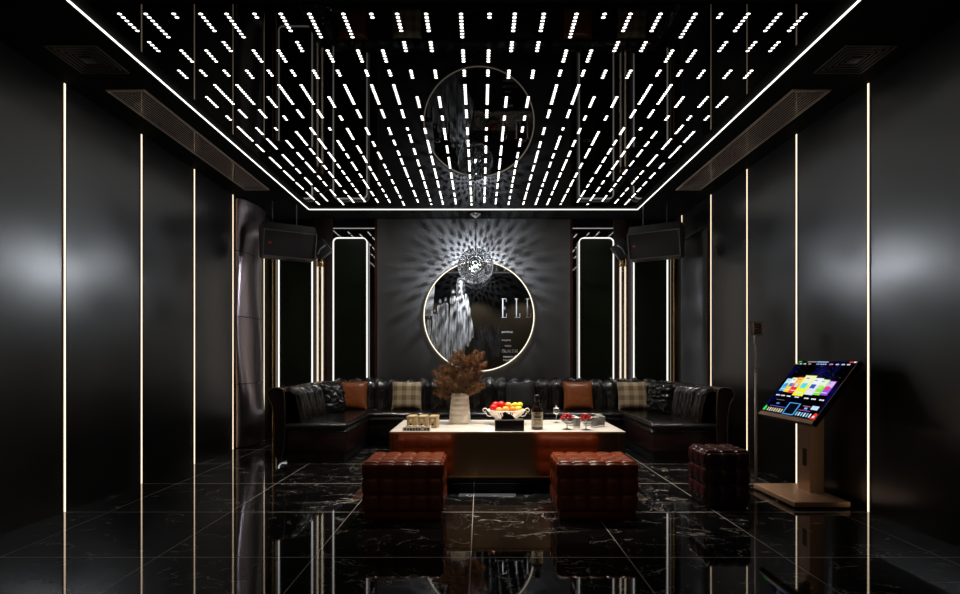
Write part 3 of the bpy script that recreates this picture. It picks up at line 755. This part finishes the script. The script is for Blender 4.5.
# tissue box
t=thing('tissue_box','dark brown tissue box with a grey tissue at the front edge of the table','tissue box',(.268,4.96,TZ))
g=M(); g.box(-.132,.132,-.07,.07,0,.100,.004); g.build('box_body',m_boxdark,t)
g=M(); g.prism([(-.06,.0),(-.062,.018),(-.048,.026),(-.04,.058),(-.026,.07),(-.005,.05),(.02,.048),(.045,.03),(.058,.012),(.062,0)],'y',-.012,.016); o=g.build('tissue',m_grey_paper,t); o.location=(-.01,0,.1)
# whisky bottle
t=thing('liquor_bottle','dark glass liquor bottle with a cream label standing beside the tissue box','bottle',(.532,5.03,TZ))
g=M(); g.lathe([(.001,0),(.050,0),(.054,.006),(.054,.17),(.050,.19),(.034,.215),(.022,.235),(.020,.27),(.001,.27)],32); g.build('glass_body',m_bottle,t)
g=M(); g.lathe([(.021,.258),(.024,.26),(.024,.315),(.020,.32),(.001,.32)],24); g.build('cap',m_black,t)
g=M()
g.grid(lambda u,v:(.0548*math.sin(-1.25+2.5*u),-.0548*math.cos(-1.25+2.5*u),.028+.135*v),24,2,m=m_label)
for z,w_,hh in ((.145,.5,.008),(.128,.8,.004),(.112,.6,.012),(.095,.8,.003),(.085,.7,.003),(.06,.45,.006),(.045,.8,.003)):
    g.grid(lambda u,v:(.0553*math.sin((-1.1+2.2*u)*w_),-.0553*math.cos((-1.1+2.2*u)*w_),z+hh*v),16,1,m=m_ink)
g.build('label',None,t,fix=False)
# wine glass
def stem_glass(name,label,x,y,prof,cat='glass',grp=None,m_=None,n=28):
    t=thing(name,label,cat,(x,y,TZ),0,grp); g=M(); g.lathe(prof,n); g.build('glass_bowl',m_ or m_glass,t); return t
wg=[(.001,.0),(.032,.0),(.032,.002),(.006,.006),(.0035,.02),(.0035,.075),(.012,.083),(.032,.105),(.037,.13),(.030,.175),(.0285,.175),(.035,.13),(.030,.107),(.010,.087),(.001,.085)]
stem_glass('wine_glass','clear stemmed wine glass standing behind the cherry coupes',.78,5.52,wg)
coupe=[(.001,0),(.040,0),(.040,.003),(.010,.008),(.006,.016),(.006,.045),(.02,.052),(.052,.075),(.063,.10),(.061,.101),(.050,.079),(.02,.057),(.001,.055)]
def cherries(cx,cy,label,grp,seed):
    rg=random.Random(seed); cm=None
    spots=[]
    for ring,(rad,z,n_) in enumerate(((.0,.078,1),(.032,.086,7),(.050,.103,10),(.022,.112,5),(.036,.122,6),(.004,.132,1),(.016,.134,3))):
        for k in range(n_):
            a=2*PI*k/n_+ring*.5+rg.uniform(-.1,.1); spots.append((rad*math.cos(a),rad*math.sin(a),z))
    for k,(dx,dy,dz) in enumerate(spots):
        if cm is None:
            g=M(); g.ball((0,0,0),.0135,12,8,m=m_cherry); g.tube([(0,0,.012),(.003,0,.02),(.008,0,.028)],.0008,4,m=m_stem); o=g.build('cherry',None); cm=o.data
        else: o=bpy.data.objects.new('cherry',cm); C.objects.link(o)
        o.location=(cx+dx,cy+dy,TZ+dz); o.rotation_euler=(rg.uniform(-.6,.6),rg.uniform(-.6,.6),rg.uniform(0,6)); tag(o,label,'cherry',grp)
cpos=[((567-480)/540*5.03,5.03),((586-480)/540*4.99,4.99)]
stem_glass('glass_coupe','cut glass coupe heaped with cherries, the left one',cpos[0][0],cpos[0][1],coupe,'glass','cherry coupes',m_crystal,20)
stem_glass('glass_coupe','cut glass coupe heaped with cherries, nearest the right table corner',cpos[1][0],cpos[1][1],coupe,'glass','cherry coupes',m_crystal,20)
cherries(*cpos[0],'dark red cherry heaped in the left glass coupe','cherries in the left coupe',1)
cherries(*cpos[1],'dark red cherry heaped in the right glass coupe','cherries in the right coupe',2)
# crystal tumblers
tum=[(.001,0),(.034,0),(.036,.004),(.041,.095),(.043,.098),(.039,.098),(.036,.092),(.032,.016),(.001,.014)]
def tumbler(label,x,y):
    t=thing('crystal_tumbler',label,'glass',(x,y,TZ),0,'cut crystal tumblers'); g=M()
    n=24; vs=[];fs=[]
    for i,(r_,h_) in enumerate(tum):
        for k in range(n):
            a=2*PI*(k+.5*(i%2))/n; rr_=r_*(1+.05*(-1)**k if 2<=i<=3 else r_*0+1); vs.append((rr_*math.cos(a),rr_*math.sin(a),h_))
    prof=[(.001,0),(.034,0)]
    g.lathe([(.001,0),(.034,0)],n,smooth=False)
    # faceted outer wall with diamond cuts
    rows=7
    def fn(u,v):
        a=2*PI*u; base=.035+.007*v; cut=.0022*((int(round(u*n*1))+int(round(v*rows)))%2) if 0<v<.86 else 0
        return ((base-cut)*math.cos(a),(base-cut)*math.sin(a),.097*v)
    g.grid(fn,n,rows,smooth=False)
    g.lathe([(.042,.097),(.039,.098),(.033,.016),(.001,.014)],n)
    g.build('glass_body',m_crystal,t,merge=True)
for lab,px,Y in (('cut crystal tumbler between the two cherry coupes, at the front',576.5,5.13),('cut crystal tumbler behind the left cherry coupe',572,5.30),('cut crystal tumbler behind the right cherry coupe',587,5.30),('cut crystal tumbler right of the cherry coupes, second from the end',594.5,5.16),('cut crystal tumbler nearest the right end of the table',601,5.22),('cut crystal tumbler at the back right of the group',598.5,5.36)):
    tumbler(lab,(px-480)/540*Y,Y)
# tan boxes and cream tray
for i,(px,lab) in enumerate(((411.5,'leftmost of the three'),(422.5,'middle of the three'),(433.5,'rightmost of the three'))):
    Y=5.12; t=thing('snack_box','small tan box with a white dot on the table, '+lab,'box',((px-480)/540*Y,Y+.06,TZ),-.10,'small tan boxes')
    g=M(); g.box(-.037,.037,-.075,.075,0,.105,.004); g.build('box_body',m_tan,t)
    g=M(); g.box(-.040,.040,-.079,.079,.096,.112,.004); g.build('lid',m_tan,t)
    g=M(); T=Matrix.Translation((0,-.079,.075))@Matrix.Rotation(PI/2,4,'X'); g.lathe([(.0005,.003),(.012,.003),(.014,0)],14,T=T); g.build('white_dot',m_cream,t)
    g=M(); T=Matrix.Translation((0,-.0755,.035))@Matrix.Rotation(PI/2,4,'X'); g.lathe([(.0005,.002),(.010,.002),(.011,0)],14,T=T); g.build('dark_dot',m_ink,t)
t=thing('patterned_tray','low cream tray with dark square pattern in front of the tan boxes','tray',((417-480)/540*4.95,4.955,TZ),0)
g=M(); g.box(-.125,.125,-.055,.055,0,.012,.003,m=m_cream)
for a in ((-.125,.125,-.055,-.047),(-.125,.125,.047,.055),(-.125,-.117,-.047,.047),(.117,.125,-.047,.047)): g.box(*a,.012,.034,.001,m=m_cream)
g.build('tray_body',None,t)
g=M(); rg=random.Random(4)
for i in range(9):
    if rg.random()<.85:
        x=-.11+i*.026; g.box(x,x+.016,-.0562,-.055,.006,.026)
for i in range(6): g.box(-.10+i*.034,-.10+i*.034+.018,-.03+.02*(i%2),-.012+.02*(i%2),.012,.0128)
g.build('dark_pattern',m_ink,t)
for i in range(3):
    g=M(); g.box(-.014,.014,-.014,.014,0,.028,.004,m=m_cream)
    for a,b_ in ((-.006,.006),(.006,-.006),(0,0)): g.box(a-.0028,a+.0028,-.0146,-.0139,.014+b_-.0028,.014+b_+.0028,m=m_ink); g.box(a-.0028,a+.0028,b_-.0028,b_+.0028,.0279,.0286,m=m_ink)
    o=g.build('die',None); o.location=((417-480)/540*4.95-.06+.055*i,4.97,TZ+.0135); o.rotation_euler=(0,0,.3*i)
    tag(o,'small cream die lying in the patterned tray, '+('left','middle','right')[i]+' of three','die','dice in the tray')

# ------------------------------------------------------------------ karaoke kiosk
t=thing('karaoke_kiosk','bronze karaoke song station with a tilted glowing touch screen by the right wall','kiosk',(2.72,4.6,0))
g=M(); g.box(2.50,2.945,4.29,4.94,.012,.055,.004); g.build('base_plate',m_champ,t,True)
g=M(); g.box(2.54,2.91,4.33,4.90,.001,.012); g.build('foot',m_black,t,True)
s0=Vector((2.50,0,.70)); up=Vector((.36,0,.48)); nrm=Vector((-.48,0,.36)).normalized()
g=M(); g.prism([(2.805,.055),(2.925,.055),(2.925,1.12),(2.805,.995)],'y',4.59,4.757); col=g.build('column',m_champ,t,True)
g=M(); g.box(2.8035,2.8055,4.635,4.695,.27,.42); g.build('slot',mat('slot_bronze',(.10,.05,.02),.5,metal=.5),col,True)
YL,YR=4.85,4.07
def S(u,v,h=0): p=s0+up*v+nrm*h; return Vector((p.x,YL+(YR-YL)*u,p.z))
def sslab(g,u0,u1,v0,v1,h0,h1,m_=None):
    vs=[S(u,v,h) for h in (h0,h1) for v in (v0,v1) for u in (u0,u1)]
    g.add(vs,[[0,1,3,2],[4,6,7,5],[0,4,5,1],[2,3,7,6],[0,2,6,4],[1,5,7,3]],m_)
g=M(); sslab(g,0,1,0,1,-.042,-.002); body=g.build('screen_housing',m_black,t,True)
g=M(); sslab(g,.0,1,0,.058,-.002,.002); g.build('lower_bezel',m_champ,t,True)
g=M(); sslab(g,.995,1.0,.058,1,-.002,.001); g.build('edge_trim',m_champ,t,True)
g=M(); g.prism([(2.72,.80),(2.80,.995),(2.92,1.13),(2.93,.98),(2.82,.86)],'y',4.52,4.80); g.build('bracket',m_black,t,True)
em={}
def E(c,s=1.0):
    if c not in em: em[c]=emis('screen_%d'%len(em),c,s)
    return em[c]
g=M()
def q(u0,u1,v0,v1,c,s=1.0,h=0):
    g.add([S(u0,v0,.0002+h),S(u1,v0,.0002+h),S(u1,v1,.0002+h),S(u0,v1,.0002+h)],[[0,1,2,3]],E(c,s))
m_scr=bpy.data.materials.new('screen_sky'); m_scr.use_nodes=True; N=m_scr.node_tree.nodes; L=m_scr.node_tree.links; N.clear()
tc=nd(N,'ShaderNodeTexCoord'); no=nd(N,'ShaderNodeTexNoise'); no.inputs['Scale'].default_value=4.5; L.new(tc.outputs['Object'],no.inputs['Vector'])
cr=nd(N,'ShaderNodeValToRGB'); cr.color_ramp.elements[0].position=.52; cr.color_ramp.elements[0].color=(.0002,.0003,.0012,1); cr.color_ramp.elements[1].position=.75; cr.color_ramp.elements[1].color=(.005,.005,.09,1)
e=nd(N,'ShaderNodeEmission'); o_=nd(N,'ShaderNodeOutputMaterial'); L.new(no.outputs['Fac'],cr.inputs[0]); L.new(cr.outputs[0],e.inputs[0]); L.new(e.outputs[0],o_.inputs[0])
g.add([S(.01,.06,0),S(.99,.06,0),S(.99,.985,0),S(.01,.985,0)],[[0,1,2,3]],m_scr)
W=(.9,.9,.95); Wh=(.8,.8,.85)
q(.03,.09,.965,.98,(.1,.7,.15)); q(.2,.36,.965,.98,(.35,.35,.38)); q(.37,.56,.965,.98,(.35,.6,.9)); q(.88,.93,.965,.985,(.8,.05,.05)); q(.94,.98,.965,.985,Wh)
for a,b_,c in ((.02,.05,(.9,.8,.1)),(.08,.12,Wh),(.15,.20,(.5,.8,.5)),(.24,.29,(.9,.3,.3)),(.38,.44,(.3,.4,.9)),(.45,.56,(.5,.5,.9)),(.60,.66,(.9,.3,.3)),(.70,.75,Wh),(.79,.84,Wh),(.87,.92,Wh)):
    n_=3
    for k in range(n_): q(a+(b_-a)*k/n_,a+(b_-a)*(k+.7)/n_,.925,.945,c)
cards=[(.06,.18,.44,.665,(.10,.45,.85),(.5,.85,.9),(.05,.3,.7)),(.15,.285,.43,.685,(.95,.65,.03),(.9,.9,.85),(.1,.2,.6)),(.25,.385,.42,.70,(.85,.03,.03),(.95,.6,.05),(.7,.7,.7)),
 (.78,.91,.44,.665,(.35,.08,.75),(.75,.5,.85),(.85,.05,.15)),(.66,.80,.43,.685,(.25,.75,.05),(.8,.9,.7),(.5,.8,.2)),(.53,.69,.42,.70,(.75,.75,.9),(.85,.9,.95),(.03,.1,.5)),(.36,.55,.385,.735,(.85,.9,.05),(.85,.88,.6),(.1,.7,.9))]
for i,(u0,u1,v0,v1,c1,c2,c3) in enumerate(cards):
    h=.0004+.0003*i; du=u1-u0; dv=v1-v0
    q(u0,u1,v0,v1,c1,1,h); q(u0+.06*du,u1-.06*du,v0+dv*.55,v1-.04*dv,c2,1,h+.0001); q(u0+.2*du,u1-.3*du,v0+dv*.38,v0+dv*.62,c3,1,h+.0002)
    q(u0+.15*du,u1-.2*du,v0+dv*.14,v0+dv*.19,Wh,1,h+.0002); q(u0+.2*du,u1-.5*du,v0+dv*.84,v0+dv*.88,(.1,.1,.4),1,h+.0002)
for a in (.07,.17,.28,.43,.60,.72,.85):
    for k in range(3): q(a+.026*k,a+.026*k+.02,.355,.375,W)
# phone frame and lower icons
for a in ((.42,.435,.075,.27),(.605,.62,.075,.27),(.42,.62,.075,.087),(.42,.62,.26,.27)): q(*a,(.10,.45,.95),1,.0006)
q(.435,.605,.087,.26,(.002,.004,.01),1,.0005)
q(.10,.40,.172,.180,(.15,.10,.75)); q(.64,.84,.172,.180,(.55,.08,.6))
for k in range(7): q(.10+.045*k,.12+.045*k,.085,.145,((.8,.7,.2),(.85,.85,.85))[k%2]); 
for k in range(6): q(.645+.045*k,.667+.045*k,.085,.145,((.2,.6,.9),(.75,.85,.95))[k%2])
q(.19,.25,.215,.24,(.1,.2,.5)); q(.14,.30,.285,.292,(.2,.2,.25)); q(.67,.80,.24,.248,(.6,.2,.4)); q(.82,.93,.205,.265,(.55,.75,.95)); q(.72,.77,.195,.225,(.2,.45,.75))
g.add([S(.015,.085,.0004),S(.065,.085,.0004),S(.065,.15,.0004),S(.03,.175,.0004)],[[0,1,2,3]],E((.05,.75,.12)))
g.add([S(.90,.07,.0004),S(.985,.07,.0004),S(.985,.15,.0004),S(.94,.165,.0004)],[[0,1,2,3]],E((.85,.05,.03)))
q(.93,.96,.09,.12,Wh,1,.0008)
rg=random.Random(9)
for k in range(60):
    u,v=rg.uniform(.05,.95),rg.uniform(.72,.91); s_=rg.uniform(.001,.003); q(u,u+s_,v,v+s_*1.4,W,1,.0002)
g.build('touch_screen',None,t,True,fix=False)

# ------------------------------------------------------------------ microphone stand
mx_,my=2.63,5.15
t=thing('microphone_stand','thin chrome microphone stand with a block microphone beside the karaoke screen','microphone stand',(mx_,my,0))
g=M(); g.lathe([(.001,.001),(.12,.001),(.12,.012),(.10,.02),(.02,.028),(.001,.03)],32,mx_,my); g.build('round_base',m_black,t,True)
g=M(); g.lathe([(.001,.03),(.0125,.03),(.0125,1.08),(.001,1.08)],14,mx_,my); g.build('lower_pole',m_pole,t,True)
g=M(); g.lathe([(.001,1.08),(.0085,1.08),(.0085,1.40),(.001,1.40)],12,mx_,my); g.build('upper_pole',m_pole,t,True)
g=M(); g.tube([(mx_+.026*math.cos(2*PI*k/20),my-.012,1.085+.018*math.sin(2*PI*k/20)) for k in range(20)],.0045,6,closed=True); g.build('clutch_ring',m_chrome,t,True)
g=M(); g.box(mx_-.016,mx_+.012,my-.012,my+.012,1.33,1.415,.004); g.build('clip',m_steel,t,True)
g=M(); g.box(mx_-.036,mx_+.046,my-.032,my+.032,1.425,1.535,.014,3); hd=g.build('microphone_head',mat('mic_mesh',(.14,.05,.03),.35,metal=.5),t,True)
g=M(); pts=rr_pts(mx_-.041,mx_+.051,1.415,1.545,.018)
for yy in (-.036,.036): g.tube([(p[0],my+yy,p[1]) for p in pts],.006,6,closed=True)
for z in (1.455,1.48,1.505): g.tube([(mx_-.039,my-.036,z),(mx_+.049,my-.036,z)],.0025,5)
g.build('chrome_cage',m_chrome,hd,True)

# ------------------------------------------------------------------ world, extra room light, camera
w=bpy.data.worlds.new('world'); sc.world=w; w.use_nodes=True; w.node_tree.nodes['Background'].inputs[0].default_value=(0,0,0,1)
# unseen downlights added behind the camera to light the rear wall
for X in (-1.6,-.1,1.4):
    t=thing('added_downlight','round ceiling spot added as fill behind the camera','ceiling light',(X,-.9,ZC),0,'added fill lamps behind the camera')
    g=M(); g.lathe([(.05,-.001),(.065,-.001),(.065,-.01),(.05,-.01),(.05,-.001)],24); g.build('trim_ring',m_chrome,t)
    l=bpy.data.lights.new('added_downlight_lamp','SPOT'); l.energy=50; l.spot_size=1.9; l.spot_blend=.6; l.shadow_soft_size=.05; l.color=(1,.88,.72)
    o=bpy.data.objects.new('lamp',l); C.objects.link(o); o.parent=t; o.location=(0,0,-.02); o.rotation_euler=(-.35,0,0)

for X,Y_,W_,sz,lab,pl in ((-.42,5.30,TABLE_FILL_W,1.15,'left of three','above the coffee table'),(.42,5.30,TABLE_FILL_W,1.15,'middle of three','above the coffee table'),(1.05,5.30,TABLE_FILL_W,1.15,'right of three','above the coffee table'),(-1.45,6.5,SOFA_FILL_W,1.3,'left one','in front of the sofa'),(.25,6.5,SOFA_FILL_W,1.3,'middle one','in front of the sofa'),(1.85,6.5,SOFA_FILL_W,1.3,'right one','in front of the sofa')):  # spotlights added to brighten the tabletop and the sofa cushions
    t=thing('added_spotlight','small black ceiling spotlight added as fill %s, %s'%(pl,lab),'ceiling light',(X,Y_,ZC-.006),0,'added fill spotlights')
    g=M(); g.lathe([(.026,-.001),(.034,-.001),(.034,-.006),(.026,-.006),(.026,-.001)],24); g.build('trim_ring',m_black,t)
    l=bpy.data.lights.new('added_spot_lamp','SPOT'); l.energy=W_; l.spot_size=sz; l.spot_blend=.6; l.shadow_soft_size=.03; l.color=(1,.90,.78)
    o=bpy.data.objects.new('lamp',l); C.objects.link(o); o.parent=t; o.location=(0,0,-.02)
cam=bpy.data.cameras.new('camera'); co=bpy.data.objects.new('camera',cam); C.objects.link(co); sc.camera=co
co.location=(0,0,1.2); co.rotation_euler=(PI/2,0,0); cam.sensor_width=36; cam.lens=540/960*36; cam.shift_y=61/960; cam.clip_start=.05
sc.view_settings.view_transform='Standard'; sc.view_settings.look='None'; sc.view_settings.gamma=1; sc.view_settings.exposure=0
try: sc.view_settings.use_curve_mapping=False
except Exception: pass
cy=sc.cycles; cy.use_denoising=True; cy.max_bounces=8; cy.glossy_bounces=6; cy.diffuse_bounces=3; cy.transmission_bounces=8; cy.transparent_max_bounces=8
cy.caustics_reflective=False; cy.caustics_refractive=False; cy.sample_clamp_indirect=6; cy.blur_glossy=.3
